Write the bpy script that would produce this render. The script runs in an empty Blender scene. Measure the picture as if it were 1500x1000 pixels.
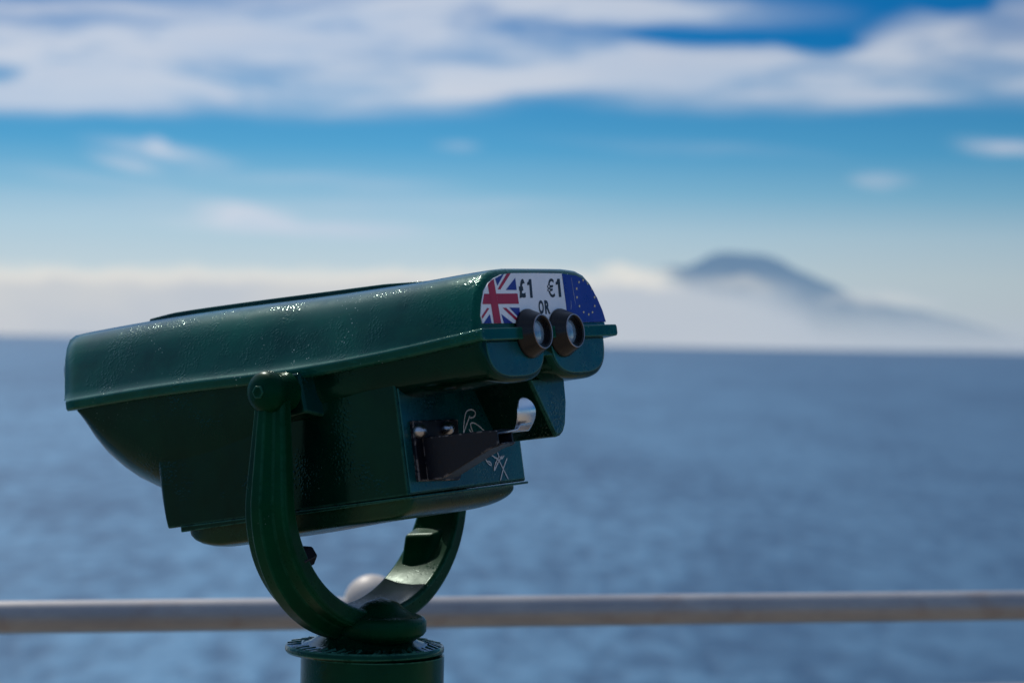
import bpy, bmesh, math, random
from mathutils import Vector, Matrix, noise
from math import radians as rad, sin, cos, pi
random.seed(5)
scene = bpy.context.scene
col = scene.collection

# ------------------------------------------------------------------ frames
CAM = Vector((0, 0, 1.62)); FPX = 3541.0; ROLL = rad(1.05)
TH, PH, RO = rad(33), rad(8.8), rad(1.8)
NH = Vector((cos(TH), -sin(TH), 0)); SH = Vector((sin(TH), cos(TH), 0)); ZZ = Vector((0, 0, 1))
AX = NH*cos(PH) + ZZ*sin(PH); U0 = ZZ*cos(PH) - NH*sin(PH)
SX = SH*cos(RO) + U0*sin(RO); UX = U0*cos(RO) - SH*sin(RO)
POST = Vector((-.152, 2.75, 0)); HUB = Vector((-.159, 2.75, 0)) - NH*.011; ORG = HUB + ZZ*1.562
def H(a, s, u): return ORG + AX*a + SX*s + UX*u           # viewer head frame -> world
def Y(n, s, z): return HUB + NH*n + SH*s + ZZ*z           # yoke frame -> world
def on_plane(px, py, a):                                   # measured point -> (s,u) on a plane of the head
    x = px-750; y = 500-py
    d = Vector(((x*cos(ROLL)-y*sin(ROLL))/FPX, 1, (x*sin(ROLL)+y*cos(ROLL))/FPX))
    t = (ORG + AX*a - CAM).dot(AX)/d.dot(AX); p = CAM + d*t - ORG
    return p.dot(SX), p.dot(UX)

def sstep(x, a, b):
    t = max(0, min(1, (x-a)/(b-a))); return t*t*(3-2*t)
def smooth_interp(tab, x, w=.035):
    return sum(interp(tab, x+w*(k-4)/4) for k in range(9))/9
def interp(tab, x):
    if x <= tab[0][0]: return tab[0][1]
    for (x0, y0), (x1, y1) in zip(tab, tab[1:]):
        if x <= x1:
            t = (x-x0)/(x1-x0); return y0+(y1-y0)*t
    return tab[-1][1]
def srgb(r, g, b, a=1):
    f = lambda c: (c/255/12.92 if c/255 <= .04045 else ((c/255+.055)/1.055)**2.4)
    return (f(r), f(g), f(b), a)

# ------------------------------------------------------------------ node helpers
def new_mat(name):
    m = bpy.data.materials.new(name); m.use_nodes = True
    nt = m.node_tree; return m, nt, nt.nodes['Principled BSDF'], nt.nodes['Material Output']
def N(nt, t, **kw):
    n = nt.nodes.new(t)
    for k, v in kw.items():
        if k.startswith('i_'):
            key = k[2:].replace('_', ' ')
            n.inputs[key].default_value = v
        else: setattr(n, k, v)
    return n
def L(nt, a, b): nt.links.new(a, b)
def MATH(nt, op, a, b=None, c=None, clamp=False):
    n = nt.nodes.new('ShaderNodeMath'); n.operation = op; n.use_clamp = clamp
    for i, v in enumerate((a, b, c)):
        if v is None: continue
        if isinstance(v, (int, float)): n.inputs[i].default_value = v
        else: L(nt, v, n.inputs[i])
    return n.outputs[0]
def RAMP(nt, fac, stops, interp_='LINEAR'):
    r = nt.nodes.new('ShaderNodeValToRGB'); r.color_ramp.interpolation = interp_
    e = r.color_ramp.elements
    while len(e) < len(stops): e.new(.5)
    for el, (p, c) in zip(e, stops):
        el.position = p; el.color = c if len(c) == 4 else (*c, 1)
    L(nt, fac, r.inputs[0]); return r.outputs[0]
def MAPR(nt, v, a, b, c=0, d=1, smooth=False):
    n = nt.nodes.new('ShaderNodeMapRange'); n.clamp = True
    if smooth: n.interpolation_type = 'SMOOTHSTEP'
    L(nt, v, n.inputs[0])
    for i, x in enumerate((a, b, c, d)): n.inputs[i+1].default_value = x
    return n.outputs[0]
def MIX(nt, f, a, b, typ='RGBA', blend='MIX'):
    n = nt.nodes.new('ShaderNodeMix'); n.data_type = typ
    if typ == 'RGBA': n.blend_type = blend; ia, ib, o = 6, 7, 2
    else: ia, ib, o = 2, 3, 0
    for i, v in ((0, f), (ia, a), (ib, b)):
        if isinstance(v, (int, float, tuple)): n.inputs[i].default_value = v
        else: L(nt, v, n.inputs[i])
    return n.outputs[o]
def NOISE(nt, vec, scale, detail=3, rough=.5, dist=0):
    n = nt.nodes.new('ShaderNodeTexNoise'); n.inputs['Scale'].default_value = scale
    n.inputs['Detail'].default_value = detail; n.inputs['Roughness'].default_value = rough
    n.inputs['Distortion'].default_value = dist
    if vec is not None: L(nt, vec, n.inputs['Vector'])
    return n.outputs[0]

# ------------------------------------------------------------------ materials
def paint(name, base=(.0022, .030, .020), rough=.22, spec=.5, wear_glints=.5, pit=1.0, tint=(.12, .62, .45, 1)):
    m, nt, P, out = new_mat(name)
    tc = N(nt, 'ShaderNodeTexCoord').outputs['Object']
    big = NOISE(nt, tc, 7, 4, .6); mid = NOISE(nt, tc, 38, 4, .6); fine = NOISE(nt, tc, 260, 3, .6)
    c2 = tuple(x*.40 for x in base); c3 = (base[0]*2.2+.001, base[1]*1.75, base[2]*1.45)
    c = MIX(nt, MAPR(nt, big, .35, .65), (*c2, 1), (*c3, 1))
    c = MIX(nt, MAPR(nt, mid, .35, .7, 0, .5), c, (*base, 1))
    # salt, wear and sun glints, all painted in as pale specks
    v = N(nt, 'ShaderNodeTexVoronoi', i_Scale=240.0); L(nt, tc, v.inputs['Vector'])
    dot = MATH(nt, 'LESS_THAN', v.outputs['Distance'], .17)
    patch = MAPR(nt, NOISE(nt, tc, 11, 5, .7), .57, .63)
    sp = MATH(nt, 'MULTIPLY', MATH(nt, 'MULTIPLY', dot, patch), MATH(nt, 'GREATER_THAN', fine, .50))
    c = MIX(nt, MATH(nt, 'MULTIPLY', sp, wear_glints), c, (.36, .44, .40, 1))
    c = MIX(nt, MATH(nt, 'MULTIPLY', edge_mask(nt, tc, .0026, .04, .24, 60, .36, .52), .62), c, (.045, .17, .115, 1))  # paler edges: edge highlights painted into the colour, broken up like wear
    L(nt, c, P.inputs['Base Color'])
    rg = MAPR(nt, mid, .3, .75, rough*.8, rough*1.35)
    v3 = N(nt, 'ShaderNodeTexVoronoi', i_Scale=170.0); L(nt, tc, v3.inputs['Vector'])
    gl = MATH(nt, 'MULTIPLY', MATH(nt, 'LESS_THAN', v3.outputs['Distance'], .26), MAPR(nt, NOISE(nt, tc, 13, 4, .7), .50, .60))
    L(nt, MIX(nt, MATH(nt, 'MULTIPLY', gl, .85), rg, .12, 'FLOAT'), P.inputs['Roughness'])
    P.inputs['Specular IOR Level'].default_value = spec
    P.inputs['Specular Tint'].default_value = tint; P.inputs['Coat Weight'].default_value = 0.0
    # bump: brush strokes / sagging paint + orange peel + pits in patches
    mp = N(nt, 'ShaderNodeMapping'); mp.inputs['Scale'].default_value = (1, 1, 1); L(nt, tc, mp.inputs[0])
    v2 = N(nt, 'ShaderNodeTexVoronoi', i_Scale=330.0, feature='SMOOTH_F1'); L(nt, tc, v2.inputs['Vector'])
    h = MATH(nt, 'MULTIPLY', mid, .26)
    h = MATH(nt, 'ADD', h, MATH(nt, 'MULTIPLY', fine, .06))
    pits = MATH(nt, 'MULTIPLY', MATH(nt, 'MULTIPLY', MAPR(nt, v2.outputs['Distance'], 0, .5, 1, 0), MAPR(nt, NOISE(nt, tc, 12, 4, .7), .52, .62)), .8*pit)
    h = MATH(nt, 'ADD', h, pits)
    b = N(nt, 'ShaderNodeBump', i_Strength=.42, i_Distance=.0013); L(nt, h, b.inputs['Height'])
    L(nt, b.outputs[0], P.inputs['Normal']); L(nt, b.outputs[0], P.inputs['Coat Normal'])
    return m
def edge_mask(nt, tc, radius=.0022, lo=.05, hi=.30, nscale=70, nlo=.42, nhi=.58):
    bv = N(nt, 'ShaderNodeBevel', samples=6); bv.inputs['Radius'].default_value = radius
    ge = N(nt, 'ShaderNodeNewGeometry')
    dp = N(nt, 'ShaderNodeVectorMath', operation='DISTANCE'); L(nt, bv.outputs[0], dp.inputs[0]); L(nt, ge.outputs['Normal'], dp.inputs[1])
    return MATH(nt, 'MULTIPLY', MAPR(nt, dp.outputs['Value'], lo, hi), MAPR(nt, NOISE(nt, tc, nscale, 5, .7), nlo, nhi))
def simple(name, base, rough=.5, metal=0, spec=.5, bump=0, bscale=120, var=.25, vscale=30):
    m, nt, P, out = new_mat(name)
    tc = N(nt, 'ShaderNodeTexCoord').outputs['Object']
    n = NOISE(nt, tc, vscale, 4, .6)
    c = MIX(nt, MAPR(nt, n, .3, .7), (*[x*(1-var) for x in base], 1), (*[min(1, x*(1+var)) for x in base], 1))
    L(nt, c, P.inputs['Base Color']); P.inputs['Roughness'].default_value = rough
    L(nt, MAPR(nt, n, .3, .7, rough*.8, min(1, rough*1.25)), P.inputs['Roughness'])
    P.inputs['Metallic'].default_value = metal; P.inputs['Specular IOR Level'].default_value = spec
    if bump:
        b = N(nt, 'ShaderNodeBump', i_Strength=bump, i_Distance=.001); L(nt, NOISE(nt, tc, bscale, 4, .6), b.inputs['Height'])
        L(nt, b.outputs[0], P.inputs['Normal'])
    return m
M = {}
M['cover'] = paint('green_gloss_paint_cover', base=(.0002, .044, .033), rough=.16, spec=.65, wear_glints=.95, pit=.85)
M['hull'] = paint('green_gloss_paint_housing', base=(.0001, .014, .0085), rough=.15, spec=.42, wear_glints=.4, pit=.8, tint=(.16, .66, .60, 1))
M['yoke'] = paint('green_gloss_paint_yoke', base=(.0002, .032, .014), rough=.34, spec=.15, wear_glints=.45, pit=.9)
M['post'] = paint('green_paint_post', base=(.0015, .026, .013), rough=.20, spec=.4, wear_glints=.5, pit=.6)
M['rear'] = paint('green_paint_rear_sky_tint', base=(.001, .055, .068), rough=.27, spec=.55, wear_glints=.35, pit=.9, tint=(.35, .85, 1, 1))  # bluer base: sky reflection on the rear faces put into the colour
M['rubber'] = simple('black_eyepiece_plastic', (.008, .008, .009), .30, spec=.35, bump=.15, bscale=300)
M['ring'] = simple('worn_metal_ring', (.34, .31, .32), .3, metal=.7)
M['black'] = simple('scratched_black_enamel', (.006, .007, .012), .36, spec=.35, bump=.5, bscale=160)
M['bolt'] = simple('steel_bolt', (.42, .42, .45), .28, metal=1, bump=.3)
M['chrome'] = simple('polished_steel', (.80, .80, .80), .27, metal=1, var=.05)
M['white'] = simple('label_white', (.90, .92, .95), .35, var=.05)
M['ink'] = simple('label_black_ink', (.006, .010, .016), .4, var=.1)
M['red'] = simple('label_red', (.44, .006, .040), .35, var=.08)
M['navy'] = simple('label_navy', (.008, .025, .26), .35, var=.1)
M['eublue'] = simple('label_blue', (.002, .020, .27), .28, var=.12)
M['gold'] = simple('label_gold_star', (.80, .66, .34), .4, var=.1)
M['scratch'] = simple('pale_scratch', (.55, .58, .62), .5, var=.3, vscale=400)
# rusty black enamel
m, nt, P, out = new_mat('rusty_black_enamel'); M['rusty'] = m
tc = N(nt, 'ShaderNodeTexCoord').outputs['Object']
f = MAPR(nt, NOISE(nt, tc, 90, 5, .7), .55, .68)
f2 = MAPR(nt, NOISE(nt, tc, 120, 6, .75), .66, .74)
c = MIX(nt, f, (.004, .005, .010, 1), (.009, .006, .007, 1)); c = MIX(nt, MATH(nt, 'MULTIPLY', f2, .7), c, (.20, .17, .16, 1))
c = MIX(nt, MATH(nt, 'MULTIPLY', edge_mask(nt, tc, .0028, .04, .22, 90, .50, .58), .75), c, (.26, .23, .22, 1))
L(nt, c, P.inputs['Base Color']); P.inputs['Roughness'].default_value = .42; P.inputs['Specular IOR Level'].default_value = .3
b = N(nt, 'ShaderNodeBump', i_Strength=.35, i_Distance=.001); L(nt, NOISE(nt, tc, 180, 5, .7), b.inputs['Height']); L(nt, b.outputs[0], P.inputs['Normal'])
# lens glass; reflection painted in as a blue-grey base
m, nt, P, out = new_mat('lens_glass_painted_reflection'); M['lens'] = m
P.inputs['Base Color'].default_value = (.11, .17, .22, 1); P.inputs['Roughness'].default_value = .12; P.inputs['Coat Weight'].default_value = 1
P.inputs['Specular IOR Level'].default_value = .9
tc = N(nt, 'ShaderNodeTexCoord').outputs['Object']
L(nt, MIX(nt, MAPR(nt, NOISE(nt, tc, 160, 3), .4, .7), (.16, .27, .36, 1), (.30, .38, .44, 1)), P.inputs['Base Color'])
# galvanised handrail
m, nt, P, out = new_mat('weathered_steel_rail'); M['rail'] = m
tc = N(nt, 'ShaderNodeTexCoord').outputs['Object']
mp = N(nt, 'ShaderNodeMapping'); mp.inputs['Scale'].default_value = (3, 3, 8); L(nt, tc, mp.inputs[0])
n1 = NOISE(nt, mp.outputs[0], 2, 5, .65); n2 = NOISE(nt, tc, 14, 4)
c = MIX(nt, MAPR(nt, n1, .35, .65), (.30, .30, .31, 1), (.40, .39, .38, 1)); c = MIX(nt, MAPR(nt, n2, .55, .72, 0, .5), c, (.28, .22, .19, 1))
L(nt, c, P.inputs['Base Color']); P.inputs['Metallic'].default_value = .35; P.inputs['Roughness'].default_value = .42
M['cream'] = simple('cream_painted_metal', (.50, .45, .39), .5, var=.08, vscale=20)
# deck
m, nt, P, out = new_mat('pale_concrete_paving'); M['deck'] = m
tc = N(nt, 'ShaderNodeTexCoord').outputs['Object']
br = N(nt, 'ShaderNodeTexBrick', i_Scale=1.0); L(nt, tc, br.inputs['Vector'])
br.inputs['Mortar Size'].default_value = .012; br.inputs['Brick Width'].default_value = .9; br.inputs['Row Height'].default_value = .45
br.inputs['Color1'].default_value = (.36, .28, .18, 1); br.inputs['Color2'].default_value = (.31, .24, .16, 1); br.inputs['Mortar'].default_value = (.14, .12, .10, 1)
c = MIX(nt, MAPR(nt, NOISE(nt, tc, 1.5, 6, .65), .3, .7, 0, .5), br.outputs['Color'], (.17, .14, .11, 1))
L(nt, c, P.inputs['Base Color']); P.inputs['Roughness'].default_value = .85
b = N(nt, 'ShaderNodeBump', i_Strength=.4, i_Distance=.01); L(nt, NOISE(nt, tc, 60, 5), b.inputs['Height']); L(nt, b.outputs[0], P.inputs['Normal'])
M['stone'] = simple('sea_wall_stone', (.30, .27, .23), .9, bump=.6, bscale=8, vscale=2)

# ------------------------------------------------------------------ object helpers
def obj(name, me, mat, parent=None, smooth=35, bevel=0, subsurf=0, seg=2, mats=None):
    """link a mesh; its vertices are in world space and are shifted to the root's base"""
    root = parent
    while root is not None and root.parent is not None: root = root.parent
    base = root.location.copy() if root is not None else Vector((0, 0, 0))
    if base.length > 0: me.transform(Matrix.Translation(-base))
    me.name = name
    o = bpy.data.objects.new(name, me); col.objects.link(o)
    for mm in (mats or [mat]): me.materials.append(mm)
    if smooth:
        for p in me.polygons: p.use_smooth = True
        if smooth < 180: me.set_sharp_from_angle(angle=rad(smooth))
    if parent is not None: o.parent = parent
    if bevel:
        b = o.modifiers.new('bevel', 'BEVEL'); b.width = bevel; b.segments = seg; b.limit_method = 'ANGLE'; b.angle_limit = rad(32)
        b.harden_normals = True
    if subsurf:
        s = o.modifiers.new('sub', 'SUBSURF'); s.levels = s.render_levels = subsurf
    return o
def empty(name, loc, label, cat, group=None):
    o = bpy.data.objects.new(name, None); col.objects.link(o); o.location = loc; o.empty_display_size = .1
    o['label'] = label; o['category'] = cat
    if group: o['group'] = group
    return o
def mesh(vs, fs):
    me = bpy.data.meshes.new('m'); me.from_pydata([tuple(v) for v in vs], [], fs)
    bm = bmesh.new(); bm.from_mesh(me); bmesh.ops.remove_doubles(bm, verts=bm.verts, dist=1e-6)
    bmesh.ops.recalc_face_normals(bm, faces=bm.faces); bm.to_mesh(me); bm.free(); return me
class MB:
    def __init__(s): s.v = []; s.f = []
    def add(s, vs, fs):
        o = len(s.v); s.v += [Vector(v) for v in vs]; s.f += [tuple(i+o for i in f) for f in fs]; return s
    def loft(s, secs, cyc=True, caps=True):
        n = len(secs[0]); vs = [p for q in secs for p in q]; fs = []
        for i in range(len(secs)-1):
            for j in range(n if cyc else n-1):
                k = (j+1) % n; fs.append((i*n+j, i*n+k, (i+1)*n+k, (i+1)*n+j))
        if caps: fs.append(tuple(range(n))); fs.append(tuple((len(secs)-1)*n+j for j in range(n)))
        return s.add(vs, fs)
    def lathe(s, prof, c, ax, e1, e2, n=48, caps=True):
        secs = [[c + ax*h + (e1*cos(2*pi*j/n) + e2*sin(2*pi*j/n))*r for j in range(n)] for r, h in prof]
        return s.loft(secs, True, caps)
    def mesh(s): return mesh(s.v, s.f)
def tube(path, r, n=20):
    secs = []
    for i, p in enumerate(path):
        d = (path[min(i+1, len(path)-1)] - path[max(i-1, 0)]).normalized()
        ref = ZZ if abs(d.z) < .9 else Vector((1, 0, 0))
        e1 = d.cross(ref).normalized(); e2 = e1.cross(d)
        secs.append([p + (e1*cos(2*pi*j/n)+e2*sin(2*pi*j/n))*r for j in range(n)])
    return MB().loft(secs)
X3, Y3 = Vector((1, 0, 0)), Vector((0, 1, 0))

# ================================================================== COIN VIEWER
root = empty('coin_operated_binoculars', POST.copy(),
             'dark green coin-operated viewing binoculars in a U-shaped yoke on a round green post', 'binoculars')

# ---- pedestal
pb = MB().lathe([(.0, 0), (.16, 0), (.16, .012), (.155, .018), (.09, .022), (.0825, .035), (.0815, .06), (.0815, .3), (.0815, 1.262), (.0, 1.262)], POST, ZZ, X3, Y3, 72, False)
post = obj('pedestal', pb.mesh(), M['post'], root, 40)
FC = HUB + Vector((.0068, 0, 0))
fb = MB().lathe([(.0, 1.262), (.084, 1.262), (.0885, 1.2632), (.0905, 1.2655), (.0905, 1.2695), (.0895, 1.2712), (.083, 1.2722), (.070, 1.2735), (.062, 1.276), (.054, 1.2815), (.049, 1.286), (.047, 1.292), (0, 1.292)], FC, ZZ, X3, Y3, 96, False)
flange = obj('flange', fb.mesh(), M['post'], post, 40)
tb = MB()
for k in range(46):
    if random.random() < .2: continue
    an = 2*pi*k/46 + random.uniform(-.012, .012)
    e = Vector((cos(an), sin(an), 0)); t = Vector((-sin(an), cos(an), 0))
    sk = t*.0045
    w0, w1 = .0024*random.uniform(.6, 1.4), .0036*random.uniform(.7, 1.3)
    r0, r1 = .0715*random.uniform(.96, 1.03), .0890
    zt0, zt1 = 1.2756+random.uniform(-.0012, .0006), 1.2732+random.uniform(-.0008, .0006)
    q = [FC+e*r0+sk-t*w0+ZZ*1.272, FC+e*r0+sk+t*w0+ZZ*1.272, FC+e*r1-sk*.2+t*w1+ZZ*1.271, FC+e*r1-sk*.2-t*w1+ZZ*1.271]
    p = [FC+e*(r0+.002)+sk-t*w0*.5+ZZ*zt0, FC+e*(r0+.002)+sk+t*w0*.5+ZZ*zt0, FC+e*(r1-.0012)-sk*.2+t*w1*.6+ZZ*zt1, FC+e*(r1-.0012)-sk*.2-t*w1*.6+ZZ*zt1]
    tb.add(q+p, [(0, 1, 2, 3), (4, 5, 6, 7), (0, 1, 5, 4), (1, 2, 6, 5), (2, 3, 7, 6), (3, 0, 4, 7)])
tb.lathe([(.0700, 1.2715), (.0705, 1.2742), (.0735, 1.2738), (.0895, 1.2722), (.0900, 1.2705), (.0700, 1.2705)], FC, ZZ, X3, Y3, 72, False)
obj('serrated_ring', tb.mesh(), M['hull'], post, 30)

# ---- yoke
def yoke_path(k):          # k -1..1 ; returns centre (s,z), tangent angle
    Rc, bc, z0 = .1725, .149, 1.2970; zs = z0+bc; top = 1.560
    arc = .80
    if abs(k) <= arc:
        ph = k/arc*pi/2
        return Rc*sin(ph), zs-bc*cos(ph), math.atan2(bc*sin(ph), Rc*cos(ph))
    t = (abs(k)-arc)/(1-arc); sg = 1 if k > 0 else -1
    return sg*(Rc - .004*t), zs+(top-zs)*t, sg*pi/2
secs = []
xs = [(-.5, -.42), (-.5, .02), (-.45, .14), (-.26, .20), (-.19, .40), (-.13, .56), (.10, .56), (.17, .40), (.24, .20), (.45, .14), (.5, .02), (.5, -.42), (.44, -.5), (.15, -.44), (-.15, -.44), (-.44, -.5)]
nk = 96
for i in range(nk+1):
    k = -1+2*i/nk; s, z, an = yoke_path(k)
    ak = abs(k)
    w = interp([(0, .072), (.3, .070), (.55, .064), (.8, .056), (1, .038)], ak)
    t = interp([(0, .034), (.5, .035), (.8, .032), (1, .024)], ak)
    tn = (SH*cos(an) + ZZ*sin(an)); outn = (SH*sin(an) - ZZ*cos(an))
    c = HUB + SH*s + ZZ*z
    secs.append([c + NH*(x*w) + outn*(y*t) for x, y in xs])
yk = obj('yoke', MB().loft(secs).mesh(), M['yoke'], root, 28, bevel=.0016)
# hub pad + neck
pc = HUB + NH*.034 - SH*.004
pm = MB().lathe([(0, 1.278), (.036, 1.279), (.048, 1.287), (.0510, 1.291), (.0512, 1.3025), (.0485, 1.3065), (.043, 1.3085), (.036, 1.3095), (.028, 1.315), (.018, 1.323), (0, 1.329)], pc, ZZ, NH, SH, 64, False)
obj('hub_pad', pm.mesh(), M['yoke'], yk, 50)
nm = MB().lathe([(0, 1.270), (.058, 1.2725), (.052, 1.277), (.048, 1.283), (.046, 1.290), (.044, 1.296), (0, 1.300)], HUB + NH*.004, ZZ, NH, SH, 56, False)
obj('neck', nm.mesh(), M['yoke'], yk, 50)
# pivot bosses, axle heads
for sg in (-1, 1):
    c = Y(0, sg*.156, 1.5605); d = SH*sg
    prof = [(0, -.016), (.0215, -.016), (.0215, .010), (.0228, .0135), (.0236, .018), (.0224, .024), (.0190, .0295), (.012, .033), (0, .0342)]
    bo = obj('pivot_boss', MB().lathe(prof, c, d, NH, ZZ, 48, False).mesh(), M['yoke'], yk, 60)
    hx = [c + d*h + (NH*cos(pi/3*j)+ZZ*sin(pi/3*j))*r for h, r in ((.030, .0082), (.0352, .0078)) for j in range(6)]
    hm = MB().loft([hx[:6], hx[6:]])
    obj('axle_head', hm.mesh(), M['yoke'], yk, 30, bevel=.0012)
# stop lug on the far arm's inner face, hex nut on the near arm's inner face
def blk(fn, pts_lo, pts_hi):
    return MB().loft([[fn(*p) for p in pts_lo], [fn(*p) for p in pts_hi]])
lug = MB().loft([
    [Y(-.028, .158, 1.400), Y(.022, .158, 1.400), Y(.022, .124, 1.345), Y(-.022, .118, 1.338)],
    [Y(-.028, .124, 1.388), Y(.008, .132, 1.391), Y(.004, .104, 1.330), Y(-.022, .102, 1.326)]])
obj('stop_lug', lug.mesh(), M['yoke'], yk, 30, bevel=.004, seg=3)
c = Y(.021, -.139, 1.379)
dd = (SH*1.0 + ZZ*.25).normalized(); e2 = NH.cross(dd).normalized()
hexn = MB().loft([[c+dd*h+(NH*cos(pi/3*j)+e2*sin(pi/3*j))*r for j in range(6)] for h, r in ((-.006, .012), (.016, .012), (.019, .0095))])
obj('lock_nut', hexn.mesh(), M['black'], yk, 30, bevel=.001)

# ---- head: rim height along the axis
B = .134
def rimtop(a): return smooth_interp([(-.40, .0348), (-.33, .0350), (-.17, .0345), (0, .0272), (.127, .0290), (.256, .0358), (.32, .0395)], a, .06)
def bow(a, s): return a - .048*(1-min(1, (s/B)**2))*sstep(a, -.16, -.325)*(1 if a < -.16 else 0) if a < -.16 else a
def bow(a, s):
    w = 1 - sstep(a, -.325, -.16)
    return a - .048*(1-min(1, (s/B)**2))*w
# cover
def topu(a): return smooth_interp([(-.40, .1215), (-.325, .1195), (-.31, .1200), (-.28, .1200), (-.2, .1185), (-.1, .1145), (0, .1098), (.08, .1062), (.14, .1033), (.17, .1022), (.20, .1023), (.23, .1016), (.252, .1008), (.3, .1000)], a)
fr = [(1, 0), (.965, .04), (.93, .12), (.885, .27), (.83, .44), (.775, .61), (.70, .76), (.60, .885), (.47, .955), (.28, .99), (.08, 1)]
re = [(1, 0), (.99, .06), (.975, .15), (.955, .30), (.925, .46), (.885, .62), (.825, .775), (.74, .90), (.62, .975), (.45, .998), (.2, 1)]
def cover_sec(a, inset=0, base_off=0):
    t = sstep(a, -.02, .235); r0 = rimtop(a) + base_off; T = topu(a)
    pts = []
    for (f, g), (f2, g2) in zip(fr, re):
        ss = (f+(f2-f)*t)*B; gg = g+(g2-g)*t
        pts.append((ss, r0 + (T-r0)*gg))
    full = [(-s, u) for s, u in pts] + [(s, u) for s, u in reversed(pts)]
    if inset:
        out = []
        for s, u in full:
            out.append((s*(1-inset/B), r0 + (u-r0)*(1-inset/(T-r0))))
        full = out
    return [H(bow(a, s), s, u) for s, u in full]
aa = [-.325+.577*i/72 for i in range(73)]
secs = [cover_sec(-.3275, .012), cover_sec(-.3342, .0030), cover_sec(-.3325, .0008)] + [cover_sec(a) for a in aa[1:-1]] + [cover_sec(.2445), cover_sec(.2490, .0015), cover_sec(.2512, .0038), cover_sec(.2522, .0070)]
secs[0] = cover_sec(-.3348, .0055)
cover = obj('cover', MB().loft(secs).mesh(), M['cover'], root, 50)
# spine strip along the roof
ss = []
for i in range(41):
    a = -.272 + .405*i/40
    h = .0028*min(1, (i+.3)/4)*min(1, (40.3-i)/6); 
    T = topu(a)
    ss.append([H(a, -.040, T-.004), H(a, -.038, T+h+.0012), H(a, .034, T+h+.0012), H(a, .036, T-.004)])
obj('roof_strip', MB().loft(ss).mesh(), M['hull'], cover, 30, bevel=.0012)

# rim flange
R = .1395; rs = []
for i in range(65):
    a = -.329 + .590*i/64; r = rimtop(a)
    e = 0
    if i == 0: e = .0035
    wz = .0130
    p = [(-R+e+.0025, r-wz), (-R+e, r-wz+.0025), (-R+e, r-.0022), (-R+e+.0022, r), (R-e-.0022, r), (R-e, r-.0022), (R-e, r-wz+.0025), (R-e-.0025, r-wz)]
    rs.append([H(a+(bow(a, s*B/R)-a)*.45, s, u) for s, u in p])
rim = obj('rim', MB().loft(rs).mesh(), M['cover'], root, 30, bevel=.0012)

# lower housing (two barrels at the rear, one deep belly at the front)
def belly(a):
    return interp([(-.316, .017), (-.308, .000), (-.298, -.022), (-.286, -.041), (-.270, -.059), (-.2545, -.073), (-.235, -.086), (-.213, -.097), (-.19, -.101), (-.14, -.094), (-.08, -.076), (-.03, -.052), (.03, -.034), (.09, -.0245), (.15, -.0220), (.256, -.0220)], a)
def hull_sec(a, inset=0):
    d = sstep(a, -.06, .06); dep = belly(a)+inset; top = rimtop(a)-.012
    W1 = .128-inset; n1 = 3.6; n2 = 2.9; out = []
    nn = 64
    for i in range(nn+1):
        k = i/nn
        ph = k*pi; cc, sn = -cos(ph), sin(ph)
        s1 = W1*math.copysign(abs(cc)**(2/n1), cc); u1 = top-(top-dep)*sn**(2/n1)
        kk = k*2 if k < .5 else (k-.5)*2; cen = -.0655 if k < .5 else .0625; hw = .0620-inset
        ph = kk*pi; cc, sn = -cos(ph), max(0, sin(ph))
        s2 = cen+hw*math.copysign(abs(cc)**(2/n2), cc); u2 = top-(top-dep)*sn**(2/n2)
        if k < .5 and kk > .5: u2 = min(u2, top-.018*sstep(kk, .5, .8))
        if k >= .5 and kk < .5: u2 = min(u2, top-.018*sstep(1-kk, .5, .8))
        out.append((s1+(s2-s1)*d, u1+(u2-u1)*d))
    out += [(W1*.9, top+.004), (-W1*.9, top+.004)]
    return [H(bow(a, s), s, u) for s, u in out]
ha = [-.316, -.312, -.308, -.303, -.298, -.292, -.286, -.278, -.270, -.262, -.2545, -.245, -.235, -.225, -.215] + [-.2+.45*i/45 for i in range(46)]
secs = [hull_sec(a) for a in ha[:-1]] + [hull_sec(.246), hull_sec(.2495, .0010), hull_sec(.2515, .0030), hull_sec(.2523, .0055)]
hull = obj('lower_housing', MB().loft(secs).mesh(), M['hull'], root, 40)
# rear faces of the two barrels (a skin 1 mm proud, flat, bluish from painted-in sky reflection)
def lobe_poly(cen, hw, a):
    top = rimtop(.25)-.0135; out = []
    for i in range(33):
        ph = pi*i/32; cc, sn = -cos(ph), sin(ph)
        out.append((cen+hw*math.copysign(abs(cc)**(2/2.9), cc), top-(top+.0155)*max(0, sn)**(2/2.9)))
    return out
for cen in (-.0655, .0625):
    p = lobe_poly(cen, .0555, .25)
    obj('barrel_end', MB().loft([[H(.2510, s, u) for s, u in p], [H(.2536, s, u) for s, u in p]]).mesh(), M['rear'], root, 30, bevel=.001)

# bracket plate behind the pivot boss
for sg in (-1, 1):
    bb = MB().loft([[H(-.022, sg*.118, .022), H(.033, sg*.118, .022), H(.033, sg*.118, -.030), H(-.022, sg*.118, -.030)],
                    [H(-.020, sg*.143, .0215), H(.020, sg*.143, .0215), H(.024, sg*.143, -.022), H(-.020, sg*.143, -.026)]])
    obj('pivot_bracket', bb.mesh(), M['hull'], hull, 30, bevel=.003, seg=3)

# coin box
def boxsec(a, bot, w=.1215, tp=-.005):
    return [H(a, -w, tp), H(a, -w, bot), H(a, w-.010, bot), H(a, w-.010, tp)]
bx = MB().loft([boxsec(-.2155, -.088, .100, -.03), boxsec(-.2155, -.092, .118, -.02), boxsec(-.2105, -.1285), boxsec(.1310, -.1262)])
box = obj('coin_box', bx.mesh(), M['hull'], root, 30, bevel=.0022, seg=3)
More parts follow.
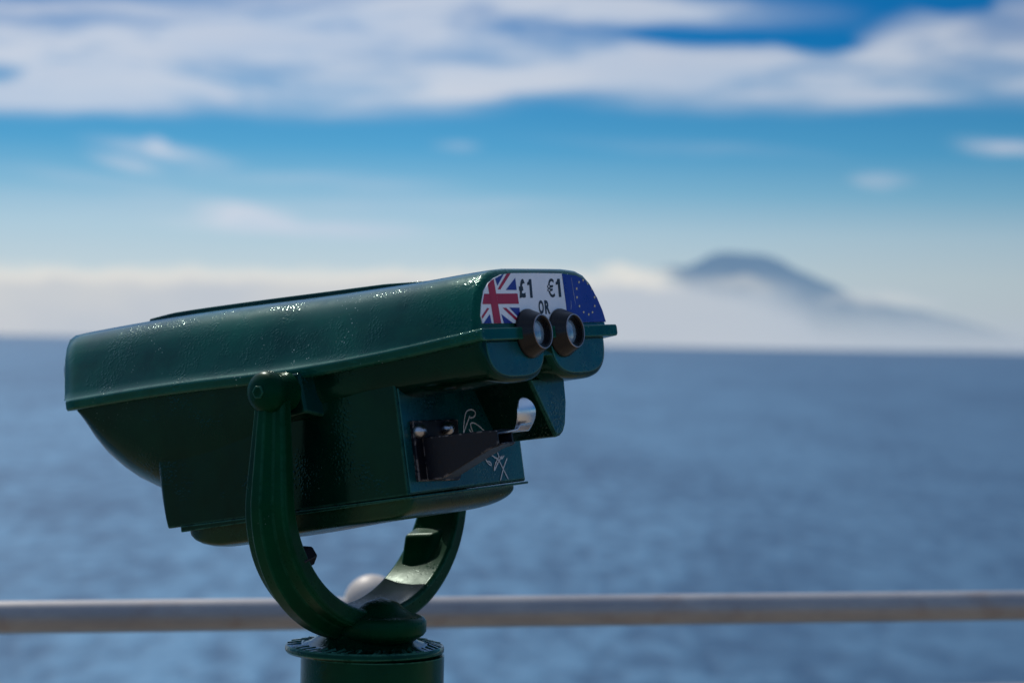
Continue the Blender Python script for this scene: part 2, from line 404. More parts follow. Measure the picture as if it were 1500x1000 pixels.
# skin on its rear wall, sky reflection painted in as blue
p = [(-.1185, -.010), (-.1185, -.1235), (.1080, -.1235), (.1080, -.010)]
bp = obj('rear_panel', MB().loft([[H(.1300, s, u) for s, u in p], [H(.1322, s, u) for s, u in p]]).mesh(), M['rear'], box, 30, bevel=.0009)
# bottom pan with a thin lip
lip = MB().loft([[H(-.1895, -.1225, -.1345), H(-.1895, -.1225, -.1275), H(-.1895, .1125, -.1275), H(-.1895, .1125, -.1345)],
                 [H(.1335, -.1225, -.1295), H(.1335, -.1225, -.1268), H(.1335, .1125, -.1268), H(.1335, .1125, -.1295)]])
obj('box_lip', lip.mesh(), M['hull'], box, 30, bevel=.0008)
pan = []
M['pan'] = paint('green_paint_pan', base=(.003, .030, .015), rough=.26, spec=.4, wear_glints=.6, pit=1.4, tint=(.5, .75, .5, 1))
ps = [(-.1885, .30), (-.186, .48), (-.180, .66), (-.170, .82), (-.156, .94), (-.140, 1)] + [(-.12+.02*i, 1) for i in range(11)] + [(.096+.031*sin(pi/2*q_/8), max(.12, cos(pi/2*q_/8)**.55)) for q_ in range(9)]
for a, f in ps:
    bot = interp([(-.14, -.1580), (-.09, -.1570), (0, -.1530), (.13, -.1500)], a); row = []
    g = .88+.12*f
    for q_ in range(29):
        ph = pi*q_/28; cc, sn = -cos(ph), sin(ph)
        n_ = 9.0 if cc < 0 else 3.6
        row.append(H(a, -.009+.108*g*math.copysign(abs(cc)**(2/n_), cc), -.1292-(-.1292-bot)*f*max(0, sn)**(2/n_)))
    pan.append(row)
obj('bottom_pan', MB().loft(pan).mesh(), M['pan'], box, 40)

# coin return housing on the right
q = [(.004, -.016), (.0795, -.016), (.0775, -.045), (.0700, -.0690), (.0640, -.0770), (.0560, -.0815), (.046, -.0830), (.0430, -.0800)]
cb = MB().loft([[H(.125, s+.022 if s < .05 else s+.016, u+.002) for s, u in q], [H(.2195, s, u) for s, u in q]])
cbo = obj('return_housing', cb.mesh(), M['hull'], root, 30, bevel=.0025, seg=3)
q2 = [(.0085, -.018), (.0765, -.018), (.0745, -.0445), (.0675, -.0670), (.0620, -.0740), (.0555, -.0782), (.0470, -.0798), (.0450, -.0775)]
obj('return_face', MB().loft([[H(.2185, s, u) for s, u in q2], [H(.2207, s, u) for s, u in q2]]).mesh(), M['rear'], cbo, 30, bevel=.0008)

# ---- coin mechanism
pl = [(-.1065, -.1120), (-.1050, -.0470), (-.0185, -.0495), (-.0260, -.1130), (-.0300, -.1160)]
mech = obj('coin_plate', MB().loft([[H(.1318, s, u) for s, u in pl], [H(.1368, s, u) for s, u in pl]]).mesh(), M['rusty'], root, 30, bevel=.0012)
for s, u in ((-.0985, -.0590), (-.0465, -.0590)):
    obj('bolt', MB().lathe([(0, .136), (.0072, .136), (.0076, .1385), (.0070, .1425), (.0050, .1458), (.0025, .1472), (0, .1476)], H(0, s, u), AX, SX, UX, 28, False).mesh(), M['bolt'], mech, 60)
# tapering chute: near side plate, far side plate, sloping rusty floor
def plate(pts, s0, s1, mat, name, parent=mech, bev=.0006):
    return obj(name, MB().loft([[H(a, s0, u) for a, u in pts], [H(a, s1, u) for a, u in pts]]).mesh(), mat, parent, 30, bevel=bev)
side = [(.1365, -.0660), (.1365, -.1125), (.1560, -.1125), (.2200, -.0885), (.2330, -.0865), (.2330, -.0695), (.2200, -.0680)]
plate(side, -.0920, -.0890, M['rusty'], 'chute_side', bev=.0009)
plate(side, -.0640, -.0615, M['black'], 'chute_side')
floor = [(.1365, -.1125), (.1560, -.1125), (.2200, -.0885), (.2370, -.0850), (.2365, -.0830), (.2195, -.0862), (.1555, -.1100), (.1365, -.1100)]
plate(floor, -.0888, -.0642, M['rusty'], 'chute_floor')
topp = [(.1365, -.0690), (.2050, -.0705), (.2050, -.0725), (.1365, -.0710)]
plate(topp, -.0888, -.0642, M['black'], 'chute_top')
# lever arm and thumb tab
arm = MB()
path = [(.190, -.0740), (.215, -.0728), (.232, -.0722), (.2415, -.0712), (.2440, -.0660)]
arm.loft([[H(a, -.078+.018*i/4, u-.0012), H(a, -.078+.018*i/4, u+.0012), H(a, -.056+.018*i/4, u+.0012), H(a, -.056+.018*i/4, u-.0012)] for i, (a, u) in enumerate(path)])
lev = obj('lever_arm', arm.mesh(), M['bolt'], mech, 40, bevel=.0005)
tabv = []; nt_, mt_ = 28, 14
cs_, cu_, rw, rh = -.0440, -.0545, .0185, .0168
tb2 = MB()
def tabpt(x, y, off):      # concave thumb scoop, x across, y up
    # curled at the foot towards the arm
    u = cu_+y*rh
    cur = .2440 + .0050*(1-y*y)*0 - .010*(max(0, -y))**2 * 0
    a = .2450 - .0065*(y-.20)**2 - .0012*x*x + off
    return H(a, cs_+x*rw*.92 - .0005*y, u)
grid = []
for jj in range(mt_+1):
    y = -1.12+2.12*sin(pi/2*jj/mt_)
    ww = max(0, 1-max(0, y)**2.2)**.5 if y > 0 else (1 - .12*min(1, -y)**2)
    ww = max(ww, .10)
    grid.append([(x, y) for x in [ww*(-1+2*i/nt_) for i in range(nt_+1)]])
nf = nt_+1
vs = [tabpt(x, y, 0) for r in grid for x, y in r] + [tabpt(x, y, -.0018) for r in grid for x, y in r]
o_ = nf*(mt_+1); fs = []
for j in range(mt_):
    for i in range(nt_):
        fs.append((j*nf+i, j*nf+i+1, (j+1)*nf+i+1, (j+1)*nf+i)); fs.append((o_+j*nf+i, o_+j*nf+i+1, o_+(j+1)*nf+i+1, o_+(j+1)*nf+i))
for j in range(mt_):
    for i in (0, nt_): fs.append((j*nf+i, (j+1)*nf+i, o_+(j+1)*nf+i, o_+j*nf+i))
for i in range(nt_):
    for j in (0, mt_): fs.append((j*nf+i, j*nf+i+1, o_+j*nf+i+1, o_+j*nf+i))
obj('thumb_tab', mesh(vs, fs), M['chrome'], mech, 60, bevel=.0006)

# ---- scratched graffiti on the rear panel
def zg(p): return (570+p[0]/6.52, 570+p[1]/6.52)
def ribbon(strokes, a, w, zf, thick=.0003):
    mb = MB()
    for st in strokes:
        pts = [on_plane(*zf(p), a) for p in st]
        # smooth
        sm = []
        for i in range(len(pts)-1):
            p0 = pts[max(0, i-1)]; p1 = pts[i]; p2 = pts[i+1]; p3 = pts[min(len(pts)-1, i+2)]
            for k in range(5):
                t = k/5
                sm.append(tuple(.5*((2*p1[c])+(-p0[c]+p2[c])*t+(2*p0[c]-5*p1[c]+4*p2[c]-p3[c])*t*t+(-p0[c]+3*p1[c]-3*p2[c]+p3[c])*t**3) for c in (0, 1)))
        sm.append(pts[-1])
        lo, hi = [], []
        for i, p in enumerate(sm):
            q0, q1 = sm[max(0, i-1)], sm[min(len(sm)-1, i+1)]
            dx, dy = q1[0]-q0[0], q1[1]-q0[1]; l = math.hypot(dx, dy) or 1
            ww = w*random.uniform(.75, 1.15)*(1.0 if 0 < i < len(sm)-1 else .4)
            nx, ny = -dy/l*ww/2, dx/l*ww/2
            lo.append(H(a, p[0]-nx, p[1]-ny)); hi.append(H(a, p[0]+nx, p[1]+ny))
        mb.loft([lo, hi], False, False)
    return mb.mesh()
gs = [[(710, 420), (715, 330), (728, 240), (750, 202), (790, 195), (820, 213), (822, 245), (800, 268), (772, 272)],
      [(772, 250), (750, 310), (712, 415)], [(805, 418), (780, 350), (785, 322), (820, 325), (870, 360), (908, 398)], [(762, 378), (780, 405), (802, 412)],
      [(920, 660), (945, 705), (975, 725), (968, 698), (938, 685)], [(972, 622), (1030, 660), (1047, 640), (1035, 600)],
      [(1082, 632), (1045, 690), (1005, 775), (1015, 715), (1042, 670), (1080, 740), (1140, 858)], [(1128, 655), (1095, 745), (1063, 872)], [(1100, 630), (1075, 660), (1055, 640)]]
obj('scratched_graffiti', ribbon(gs[:4], .1328, .0017, zg), M['scratch'], box, 0)
obj('scratched_graffiti', ribbon(gs[4:], .1328, .0017, zg), M['scratch'], box, 0)

# ---- price label
LA = .2535
def zl(p): return (690+p[0]/6.82, 380+p[1]/6.82)
outline = [(120, 638), (104, 562), (112, 440), (135, 310), (172, 235), (232, 183), (300, 150), (400, 137), (640, 136), (900, 140), (1050, 163), (1125, 200), (1190, 268), (1256, 380), (1312, 510), (1346, 622), (900, 632)]
def clip(poly, cl):
    ar = sum(cl[i][0]*cl[(i+1) % len(cl)][1]-cl[(i+1) % len(cl)][0]*cl[i][1] for i in range(len(cl)))
    sg = 1 if ar > 0 else -1; out = poly
    for i in range(len(cl)):
        (x1, y1), (x2, y2) = cl[i], cl[(i+1) % len(cl)]
        side_ = lambda p: sg*((x2-x1)*(p[1]-y1)-(y2-y1)*(p[0]-x1))
        inp, out = out, []
        for j in range(len(inp)):
            p, q = inp[j], inp[(j+1) % len(inp)]; a_, b_ = side_(p), side_(q)
            if a_ >= 0: out.append(p)
            if (a_ >= 0) != (b_ >= 0):
                t = a_/(a_-b_); out.append((p[0]+(q[0]-p[0])*t, p[1]+(q[1]-p[1])*t))
        if not out: return []
    return out
def flat(polys, a, do_clip=True, zf=zl):
    mb = MB()
    for p in polys:
        if do_clip: p = clip(p, outline)
        if len(p) < 3: continue
        mb.add([H(a, *on_plane(*zf(q), LA)) for q in p], [tuple(range(len(p)))])
    return mb.mesh()
def thick_outline():
    lo = [H(LA-.0016, *on_plane(*zl(q), LA)) for q in outline]; hi = [H(LA, *on_plane(*zl(q), LA)) for q in outline]
    return MB().loft([lo, hi]).mesh()
lab = obj('price_label', thick_outline(), M['white'], root, 0)
lab['label'] = 'white price label between a red white and blue flag and a blue flag with a ring of stars'
e = .00025
for bf in ([[(238, 192), (330, 140), (262, 262)], [(440, 183), (345, 305), (455, 305)], [(380, 480), (483, 482), (490, 595)],
     [(300, 545), (335, 660), (450, 660)], [(118, 645), (186, 545), (207, 645)]]):
    obj('flag_blue_field', flat([bf], LA+e), M['navy'], lab, 0)
obj('flag_red_cross', flat([[(138, 80), (205, 80), (302, 640), (228, 640)]], LA+e), M['red'], lab, 0)
obj('flag_red_bars', flat([[(90, 343), (184, 343), (202, 446), (90, 446)], [(251, 341), (463, 340), (477, 443), (268, 445)],
     [(362, 130), (400, 130), (292, 300), (264, 297)], [(313, 482), (350, 482), (465, 590), (465, 625)], [(158, 485), (182, 487), (100, 612), (90, 590)]], LA+e), M['red'], lab, 0)
obj('star_flag_field', flat([[(900, 100), (1400, 100), (1400, 700), (976, 700), (950, 470)]], LA+e), M['eublue'], lab, 0)
st = []
for cx, cy in [(1075, 228), (1117, 207), (1162, 240), (1205, 292), (1231, 378), (1232, 465), (1210, 528), (1172, 550), (1122, 527), (1080, 467), (1055, 378), (1052, 292)]:
    # five-pointed star as five kites plus centre so every polygon is convex
    P5 = [(cx+18*.62*cos(-pi/2+2*pi*k/5), cy+18*sin(-pi/2+2*pi*k/5)) for k in range(5)]
    I5 = [(cx+6.4*.62*cos(-pi/2+pi/5+2*pi*k/5), cy+7.4*sin(-pi/2+pi/5+2*pi*k/5)) for k in range(5)]
    for k in range(5): st.append([P5[k], I5[k], (cx, cy), I5[k-1]])
obj('ring_of_stars', flat(st, LA+2*e), M['gold'], lab, 0)
obj('label_scratches', ribbon([[(1000, 180), (1015, 270), (1045, 455)], [(998, 410), (1001, 460), (998, 500)]], LA+2*e, .0005, zl), M['scratch'], lab, 0)
def text_mesh(txt, quad, a):
    cu = bpy.data.curves.new('t', 'FONT'); cu.body = txt; cu.offset = .012 if txt == '€' else .045; cu.resolution_u = 6
    to = bpy.data.objects.new('t', cu); col.objects.link(to)
    dg = bpy.context.evaluated_depsgraph_get(); dg.update()
    me = bpy.data.meshes.new_from_object(to.evaluated_get(dg))
    bpy.data.objects.remove(to)
    xs_ = [v.co.x for v in me.vertices]; ys_ = [v.co.y for v in me.vertices]
    x0, x1, y0, y1 = min(xs_), max(xs_), min(ys_), max(ys_)
    (tl, tr, br_, bl) = quad
    for v in me.vertices:
        fx = (v.co.x-x0)/(x1-x0); fy = (y1-v.co.y)/(y1-y0)
        px = (tl[0]*(1-fx)+tr[0]*fx)*(1-fy)+(bl[0]*(1-fx)+br_[0]*fx)*fy
        py = (tl[1]*(1-fx)+tr[1]*fx)*(1-fy)+(bl[1]*(1-fx)+br_[1]*fx)*fy
        v.co = H(a, *on_plane(*zl((px, py)), LA))
    return me
def quad_poly(pts, quad):
    tl, tr, br_, bl = quad
    return [((tl[0]*(1-x)+tr[0]*x)*(1-y)+(bl[0]*(1-x)+br_[0]*x)*y, (tl[1]*(1-x)+tr[1]*x)*(1-y)+(bl[1]*(1-x)+br_[1]*x)*y) for x, y in pts]
for t, qd in (('£', [(466, 196), (530, 196), (552, 384), (484, 388)]), ('€', [(752, 192), (822, 190), (842, 378), (766, 380)]),
              ('O', [(668, 407), (718, 407), (732, 543), (680, 545)]), ('R', [(728, 407), (778, 407), (794, 543), (742, 545)])):
    obj('lettering', text_mesh(t, qd, LA+e), M['ink'], lab, 0)
for qd in ([(556, 198), (600, 197), (616, 383), (570, 384)], [(840, 194), (884, 193), (902, 375), (856, 376)]):
    one = [(.42, .22), (.42, 1), (1, 1), (1, 0), (.55, 0), (.38, .12), (0, .16), (0, .30), (.30, .27)]
    mb = MB()
    for pc_ in ([(.46, .0), (1, 0), (1, 1), (.46, 1)], [(.46, 0), (.46, .30), (0, .33), (0, .19), (.30, .13)]):
        mb.add([H(LA+e, *on_plane(*zl(q_), LA)) for q_ in quad_poly(pc_, qd)], [tuple(range(len(pc_)))])
    obj('lettering', mb.mesh(), M['ink'], lab, 0)

# ---- eyepieces
for s0, u0 in ((-.0365, .0293), (.0300, .0290)):
    c = H(.2525, s0, u0)
    prof = [(.010, 0), (.0262, 0), (.0268, .002), (.0266, .0040), (.0255, .0058), (.0206, .0160), (.0192, .0182), (.0184, .0190), (.0172, .0190)]
    ep = obj('eyepiece', MB().lathe(prof, c, AX, SX, UX, 72, False).mesh(), M['rubber'], root, 50)
    prof = [(.0184, .0184), (.0187, .0192), (.0184, .0198), (.0174, .0198), (.0171, .0188)]
    obj('eyepiece_ring', MB().lathe(prof, c, AX, SX, UX, 72, False).mesh(), M['ring'], ep, 60)
    prof = [(.0172, .0194), (.0162, .0180), (.0162, .0170), (.0152, .0170), (.0152, .0155), (.0140, .0155), (.0140, .0140), (.0130, .0140), (.0126, .0100)]
    obj('stepped_bore', MB().lathe(prof, c, AX, SX, UX, 72, False).mesh(), M['rubber'], ep, 20)
    prof = [(.0136, .0118), (.0110, .0130), (.0070, .0138), (0.00001, .0141)]
    obj('lens', MB().lathe(prof, c, AX, SX, UX, 48, False).mesh(), M['lens'], ep, 180)
# ---- front objective windows (seen only from the other end)
for s0 in (-.062, .062):
    c = H(-.3655, s0, .068)
    w = obj('objective_window', MB().lathe([(0, 0), (.026, 0), (.026, .012), (.030, .012), (.030, -.0025), (.026, -.0025), (.0255, -.001), (0, -.001)], c, AX, SX, UX, 48, False).mesh(), M['lens'], root, 50)

# ================================================================== RAILING
RA = Vector((-.80, 3.79, 1.173)); RB = Vector((.90, 4.25, 1.173)); rd = (RB-RA).normalized()
P0 = RA + rd*(.60)
rl = empty('handrail', Vector((P0.x, P0.y, 0)), 'weathered grey tubular metal handrail running along the edge above the sea', 'railing')
pth = [P0 + rd*x for x in [-12+.5*i for i in range(49)]]
obj('top_rail', tube(pth, .0262, 28).mesh(), M['rail'], rl, 180)
obj('lower_rail', tube([p - ZZ*.150 for p in pth], .0135, 18).mesh(), M['rail'], rl, 180)
obj('lower_rail', tube([p - ZZ*.60 for p in pth], .0135, 18).mesh(), M['rail'], rl, 180)
for k in range(-5, 6):
    b0 = P0 + rd*(2.1*k); b0 = Vector((b0.x, b0.y, 0))
    sp = obj('stanchion', MB().lathe([(0, .0), (.06, .0), (.06, .012), (.027, .016), (.025, .03), (.025, 1.15), (0, 1.15)], b0, ZZ, X3, Y3, 24, False).mesh(), M['rail'], rl, 40)
    if k == 0:
        bc = b0 + ZZ*1.190
        bp_ = [(max(.0001, 0.046*sin(pi*i/20)), -.046*cos(pi*i/20)) for i in range(21)]
        obj('ball_cap', MB().lathe(bp_, bc, ZZ, X3, Y3, 36, False).mesh(), M['cream'], sp, 180)

# ================================================================== SETTING
def struct(name, me, mat, smooth=0):
    o = obj(name, me, mat, None, smooth); o['kind'] = 'structure'; return o
nrm = Vector((-rd.y, rd.x, 0))
E0 = Vector((P0.x, P0.y, 0)) + nrm*.25
def deckp(x, y, z): return E0 + rd*x + nrm*y + ZZ*z
dk = MB().add([deckp(-40, -30, 0), deckp(40, -30, 0), deckp(40, 0, 0), deckp(-40, 0, 0)], [(0, 1, 2, 3)])
struct('promenade_paving', dk.mesh(), M['deck'])
wl = MB().loft([[deckp(-40, -.02, -.004), deckp(-40, .12, -.004), deckp(-40, 1.2, -16), deckp(-40, -.02, -16)], [deckp(40, -.02, -.004), deckp(40, .12, -.004), deckp(40, 1.2, -16), deckp(40, -.02, -16)]])
struct('sea_wall', wl.mesh(), M['stone'])
# sea
m, nt, P, out = new_mat('sea_water')
tc = N(nt, 'ShaderNodeNewGeometry').outputs['Position']
sep = N(nt, 'ShaderNodeSeparateXYZ'); L(nt, tc, sep.inputs[0])
dist = MATH(nt, 'SQRT', MATH(nt, 'ADD', MATH(nt, 'POWER', sep.outputs[0], 2.0), MATH(nt, 'POWER', sep.outputs[1], 2.0)))
mp = N(nt, 'ShaderNodeMapping'); mp.inputs['Scale'].default_value = (1, .30, 1); mp.inputs['Rotation'].default_value = (0, 0, .15); L(nt, tc, mp.inputs[0])
w1 = NOISE(nt, mp.outputs[0], .55, 5, .62); w2 = NOISE(nt, mp.outputs[0], .055, 4, .6); w3 = NOISE(nt, mp.outputs[0], .006, 3, .55)
hsum = MATH(nt, 'ADD', MATH(nt, 'MULTIPLY', w1, .55), MATH(nt, 'ADD', MATH(nt, 'MULTIPLY', w2, .3), MATH(nt, 'MULTIPLY', w3, .25)))
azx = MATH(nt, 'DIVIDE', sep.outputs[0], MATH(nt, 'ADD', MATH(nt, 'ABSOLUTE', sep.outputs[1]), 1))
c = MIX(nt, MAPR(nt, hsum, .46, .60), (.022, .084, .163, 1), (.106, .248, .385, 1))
c = MIX(nt, MAPR(nt, azx, -.08, .22, 0, .62), c, (.016, .055, .115, 1))  # darker to the right: light fall-off painted into the water colour
c = MIX(nt, MAPR(nt, dist, 400, 6000, 0, .55), c, (.065, .125, .205, 1))  # haze over distance painted into the colour, here and in the next mix
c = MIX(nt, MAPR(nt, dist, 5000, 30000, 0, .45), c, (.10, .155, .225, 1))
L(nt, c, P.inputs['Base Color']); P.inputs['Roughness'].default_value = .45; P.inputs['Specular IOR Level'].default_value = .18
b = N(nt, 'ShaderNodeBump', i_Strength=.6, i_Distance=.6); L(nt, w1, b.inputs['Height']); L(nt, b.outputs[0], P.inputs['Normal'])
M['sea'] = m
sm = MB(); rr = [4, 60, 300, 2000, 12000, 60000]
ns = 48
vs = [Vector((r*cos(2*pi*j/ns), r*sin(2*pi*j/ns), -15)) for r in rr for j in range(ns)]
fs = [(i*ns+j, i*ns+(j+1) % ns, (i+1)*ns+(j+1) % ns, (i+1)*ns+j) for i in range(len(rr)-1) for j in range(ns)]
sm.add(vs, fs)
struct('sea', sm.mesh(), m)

# far mountain, veiled by haze
YM = 20000.0
def pxm(px, py, Yd=YM):
    x = px-750; y = 500-py
    return Vector(((x*cos(ROLL)-y*sin(ROLL))/FPX*Yd, Yd, 1.62+(x*sin(ROLL)+y*cos(ROLL))/FPX*Yd))
prof = [(700, 505), (800, 450), (880, 420), (940, 402), (962, 392), (985, 388), (1005, 391), (1020, 384), (1040, 374), (1060, 369), (1090, 371), (1120, 373), (1145, 382), (1170, 397), (1200, 409), (1225, 420), (1260, 437), (1300, 446), (1350, 455), (1400, 466), (1440, 480), (1500, 500), (1700, 520)]
vs = []; fs = []; npx = 200
for i in range(npx):
    px = 700+1000*i/(npx-1)
    py = interp(prof, px)+noise.noise(Vector((px*.03, 3, 0)))*3
    top = pxm(px, py); zt = max(top.z, -10)
    vs += [Vector((top.x, YM-3500, -15)), Vector((top.x+200*noise.noise(Vector((px*.05, 0, 1))), YM-1500, zt*.55-6)), Vector((top.x, YM, zt)), Vector((top.x, YM+3000, -15))]
for i in range(npx-1):
    for j in range(3): fs.append((i*4+j, i*4+j+1, i*4+j+5, i*4+j+4))
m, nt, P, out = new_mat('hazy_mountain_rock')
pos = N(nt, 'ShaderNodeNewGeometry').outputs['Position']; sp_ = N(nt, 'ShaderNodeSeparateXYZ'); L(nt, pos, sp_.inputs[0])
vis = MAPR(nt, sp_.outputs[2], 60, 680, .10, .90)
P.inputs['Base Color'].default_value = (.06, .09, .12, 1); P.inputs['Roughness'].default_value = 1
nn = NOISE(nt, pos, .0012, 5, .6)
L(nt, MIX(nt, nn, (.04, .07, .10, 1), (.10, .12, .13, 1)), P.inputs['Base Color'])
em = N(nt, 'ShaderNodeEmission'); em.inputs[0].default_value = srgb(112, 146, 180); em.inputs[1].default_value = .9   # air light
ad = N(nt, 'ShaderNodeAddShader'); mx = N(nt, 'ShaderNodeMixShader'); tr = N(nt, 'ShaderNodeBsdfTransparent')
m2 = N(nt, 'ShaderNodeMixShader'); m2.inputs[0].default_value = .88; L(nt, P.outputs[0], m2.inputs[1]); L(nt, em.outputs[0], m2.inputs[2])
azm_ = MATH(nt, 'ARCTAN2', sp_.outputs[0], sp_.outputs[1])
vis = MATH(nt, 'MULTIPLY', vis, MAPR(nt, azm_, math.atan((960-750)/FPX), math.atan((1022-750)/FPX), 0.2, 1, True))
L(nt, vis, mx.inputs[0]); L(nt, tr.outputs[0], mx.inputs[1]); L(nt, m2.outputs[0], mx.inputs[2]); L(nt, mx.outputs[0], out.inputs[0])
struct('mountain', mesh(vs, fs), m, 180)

# low sea fog in front of it: a long curved bank with a ragged top
YF = 14000.0
m, nt, P, out = new_mat('sea_fog')
pos = N(nt, 'ShaderNodeNewGeometry').outputs['Position']; sp_ = N(nt, 'ShaderNodeSeparateXYZ'); L(nt, pos, sp_.inputs[0])
azm = MATH(nt, 'ARCTAN2', sp_.outputs[0], sp_.outputs[1])     # azimuth from +Y
mp = N(nt, 'ShaderNodeMapping'); mp.inputs['Scale'].default_value = (1, 1, 2.2); L(nt, pos, mp.inputs[0])
n1 = NOISE(nt, mp.outputs[0], .0012, 5, .55); n2 = NOISE(nt, mp.outputs[0], .0035, 4, .55)
pxz = 14000/3541.0
def az(px): return math.atan((px-750)/FPX)
def zf_(py, px): 
    v = pxm(px, py, YF); return v.z
tops = [(-400, 386), (0, 384), (200, 386), (400, 388), (600, 389), (800, 391), (880, 393), (930, 392), (965, 396), (1000, 400), (1060, 396), (1120, 396), (1160, 406), (1200, 432), (1260, 440), (1330, 438), (1380, 450), (1500, 455), (1900, 450)]
st_ = [((az(px)+.6)/1.2, ) for px, _ in tops]
zmax = 900.0
stops = [((az(px)+.6)/1.2, (zf_(py, px)/zmax,)*3) for px, py in tops]
topz = MATH(nt, 'MULTIPLY', RAMP(nt, MATH(nt, 'DIVIDE', MATH(nt, 'ADD', azm, .6), 1.2), stops), zmax)
topn = MATH(nt, 'ADD', topz, MATH(nt, 'MULTIPLY', MATH(nt, 'SUBTRACT', n2, .5), 130.0))
below = MATH(nt, 'SUBTRACT', topn, sp_.outputs[2])            # metres below the ragged top
edge = MATH(nt, 'DIVIDE', below, MAPR(nt, azm, az(960), az(1200), 70, 300), clamp=True)
def puff(px, py, rx, ry, g):
    dx = MATH(nt, 'DIVIDE', MATH(nt, 'SUBTRACT', azm, az(px)), rx/FPX); dz = MATH(nt, 'DIVIDE', MATH(nt, 'SUBTRACT', MATH(nt, 'ADD', sp_.outputs[2], MATH(nt, 'MULTIPLY', MATH(nt, 'SUBTRACT', n2, .5), 190.0)), zf_(py, px)), ry*YF/FPX)
    d2 = MATH(nt, 'ADD', MATH(nt, 'MULTIPLY', dx, dx), MATH(nt, 'MULTIPLY', dz, dz))
    return MAPR(nt, d2, 0, 1, g, 0, True)
puffs = MATH(nt, 'ADD', puff(1080, 414, 75, 11, .55), MATH(nt, 'ADD', puff(930, 402, 80, 17, .9), puff(1290, 438, 120, 15, .5)), clamp=True)
opac = MAPR(nt, azm, az(1120), az(1330), .97, .80)
alpha = MATH(nt, 'MAXIMUM', MATH(nt, 'MULTIPLY', edge, opac), MATH(nt, 'MULTIPLY', puffs, .9))
crest = MATH(nt, 'MULTIPLY', MAPR(nt, below, 40, 150, 1, 0, True), MAPR(nt, azm, az(960), az(1020), 1, 0))
crest = MATH(nt, 'MAXIMUM', crest, puffs)
side_c = MIX(nt, MAPR(nt, azm, az(650), az(1500)), srgb(203, 206, 209), srgb(168, 186, 206))
low = MAPR(nt, sp_.outputs[2], 0, 260, 1, 0)
side_c = MIX(nt, MATH(nt, 'MULTIPLY', low, .35), side_c, srgb(190, 196, 208))
side_c = MIX(nt, MAPR(nt, n1, .38, .62, 0, .6), side_c, srgb(184, 193, 206))
cc = MIX(nt, crest, side_c, srgb(228, 226, 220))
em = N(nt, 'ShaderNodeEmission'); L(nt, cc, em.inputs[0])  # airlight of the fog baked in as emission
mx = N(nt, 'ShaderNodeMixShader'); tr = N(nt, 'ShaderNodeBsdfTransparent')
L(nt, alpha, mx.inputs[0]); L(nt, tr.outputs[0], mx.inputs[1]); L(nt, em.outputs[0], mx.inputs[2]); L(nt, mx.outputs[0], out.inputs[0])
vs = []; fs = []
for i in range(81):
    t = -.58+1.16*i/80
    vs += [Vector((YF*math.tan(t), YF, -14)), Vector((YF*math.tan(t), YF, 1000))]
for i in range(80): fs.append((2*i, 2*i+1, 2*i+3, 2*i+2))
struct('sea_fog_bank', mesh(vs, fs), m)

# ================================================================== WORLD
SUN_EL = rad(52); SUN_AZ = rad(-32)      # azimuth measured from +Y towards +X
sunv = Vector((sin(SUN_AZ)*cos(SUN_EL), cos(SUN_AZ)*cos(SUN_EL), sin(SUN_EL)))
w = bpy.data.worlds.new('World'); scene.world = w; w.use_nodes = True
nt = w.node_tree; bg = nt.nodes['Background']
sky = N(nt, 'ShaderNodeTexSky'); sky.sky_type = 'NISHITA'; sky.sun_disc = False
sky.sun_elevation = SUN_EL; sky.sun_rotation = SUN_AZ; sky.air_density = 1.0; sky.dust_density = .6; sky.ozone_density = 2.5
STR = .13
gen = N(nt, 'ShaderNodeTexCoord').outputs['Generated']
sp_ = N(nt, 'ShaderNodeSeparateXYZ'); L(nt, gen, sp_.inputs[0])
azw = MATH(nt, 'ARCTAN2', sp_.outputs[0], sp_.outputs[1]); elw = MATH(nt, 'ARCSINE', sp_.outputs[2])
def el(py, px=750): return (500-py + (px-750)*math.tan(ROLL)*-1*-1)/FPX
deg = 180/pi
# clear-sky colour by elevation near the horizon
tint = RAMP(nt, MATH(nt, 'DIVIDE', elw, .30), [(0, srgb(196, 205, 214)), (el(400)/.30, srgb(190, 208, 217)), (el(340)/.30, srgb(172, 202, 219)), (el(280)/.30, srgb(126, 182, 213)),
      (el(220)/.30, srgb(84, 162, 207)), (el(150)/.30, srgb(62, 146, 199)), (el(60)/.30, srgb(22, 120, 187)), (.62, srgb(10, 98, 175)), (1, srgb(20, 85, 160))])
dark = MAPR(nt, azw, az(600), az(1600), 1, .80)
tint = MIX(nt, 1.0, tint, N(nt, 'ShaderNodeCombineColor').outputs[0], blend='MIX') if False else tint
vm = N(nt, 'ShaderNodeVectorMath', operation='SCALE'); L(nt, tint, vm.inputs[0]); L(nt, MATH(nt, 'MULTIPLY', dark, 1/STR), vm.inputs['Scale'])
base = MIX(nt, MAPR(nt, elw, .17, .42, 0, 1, True), vm.outputs[0], sky.outputs[0])
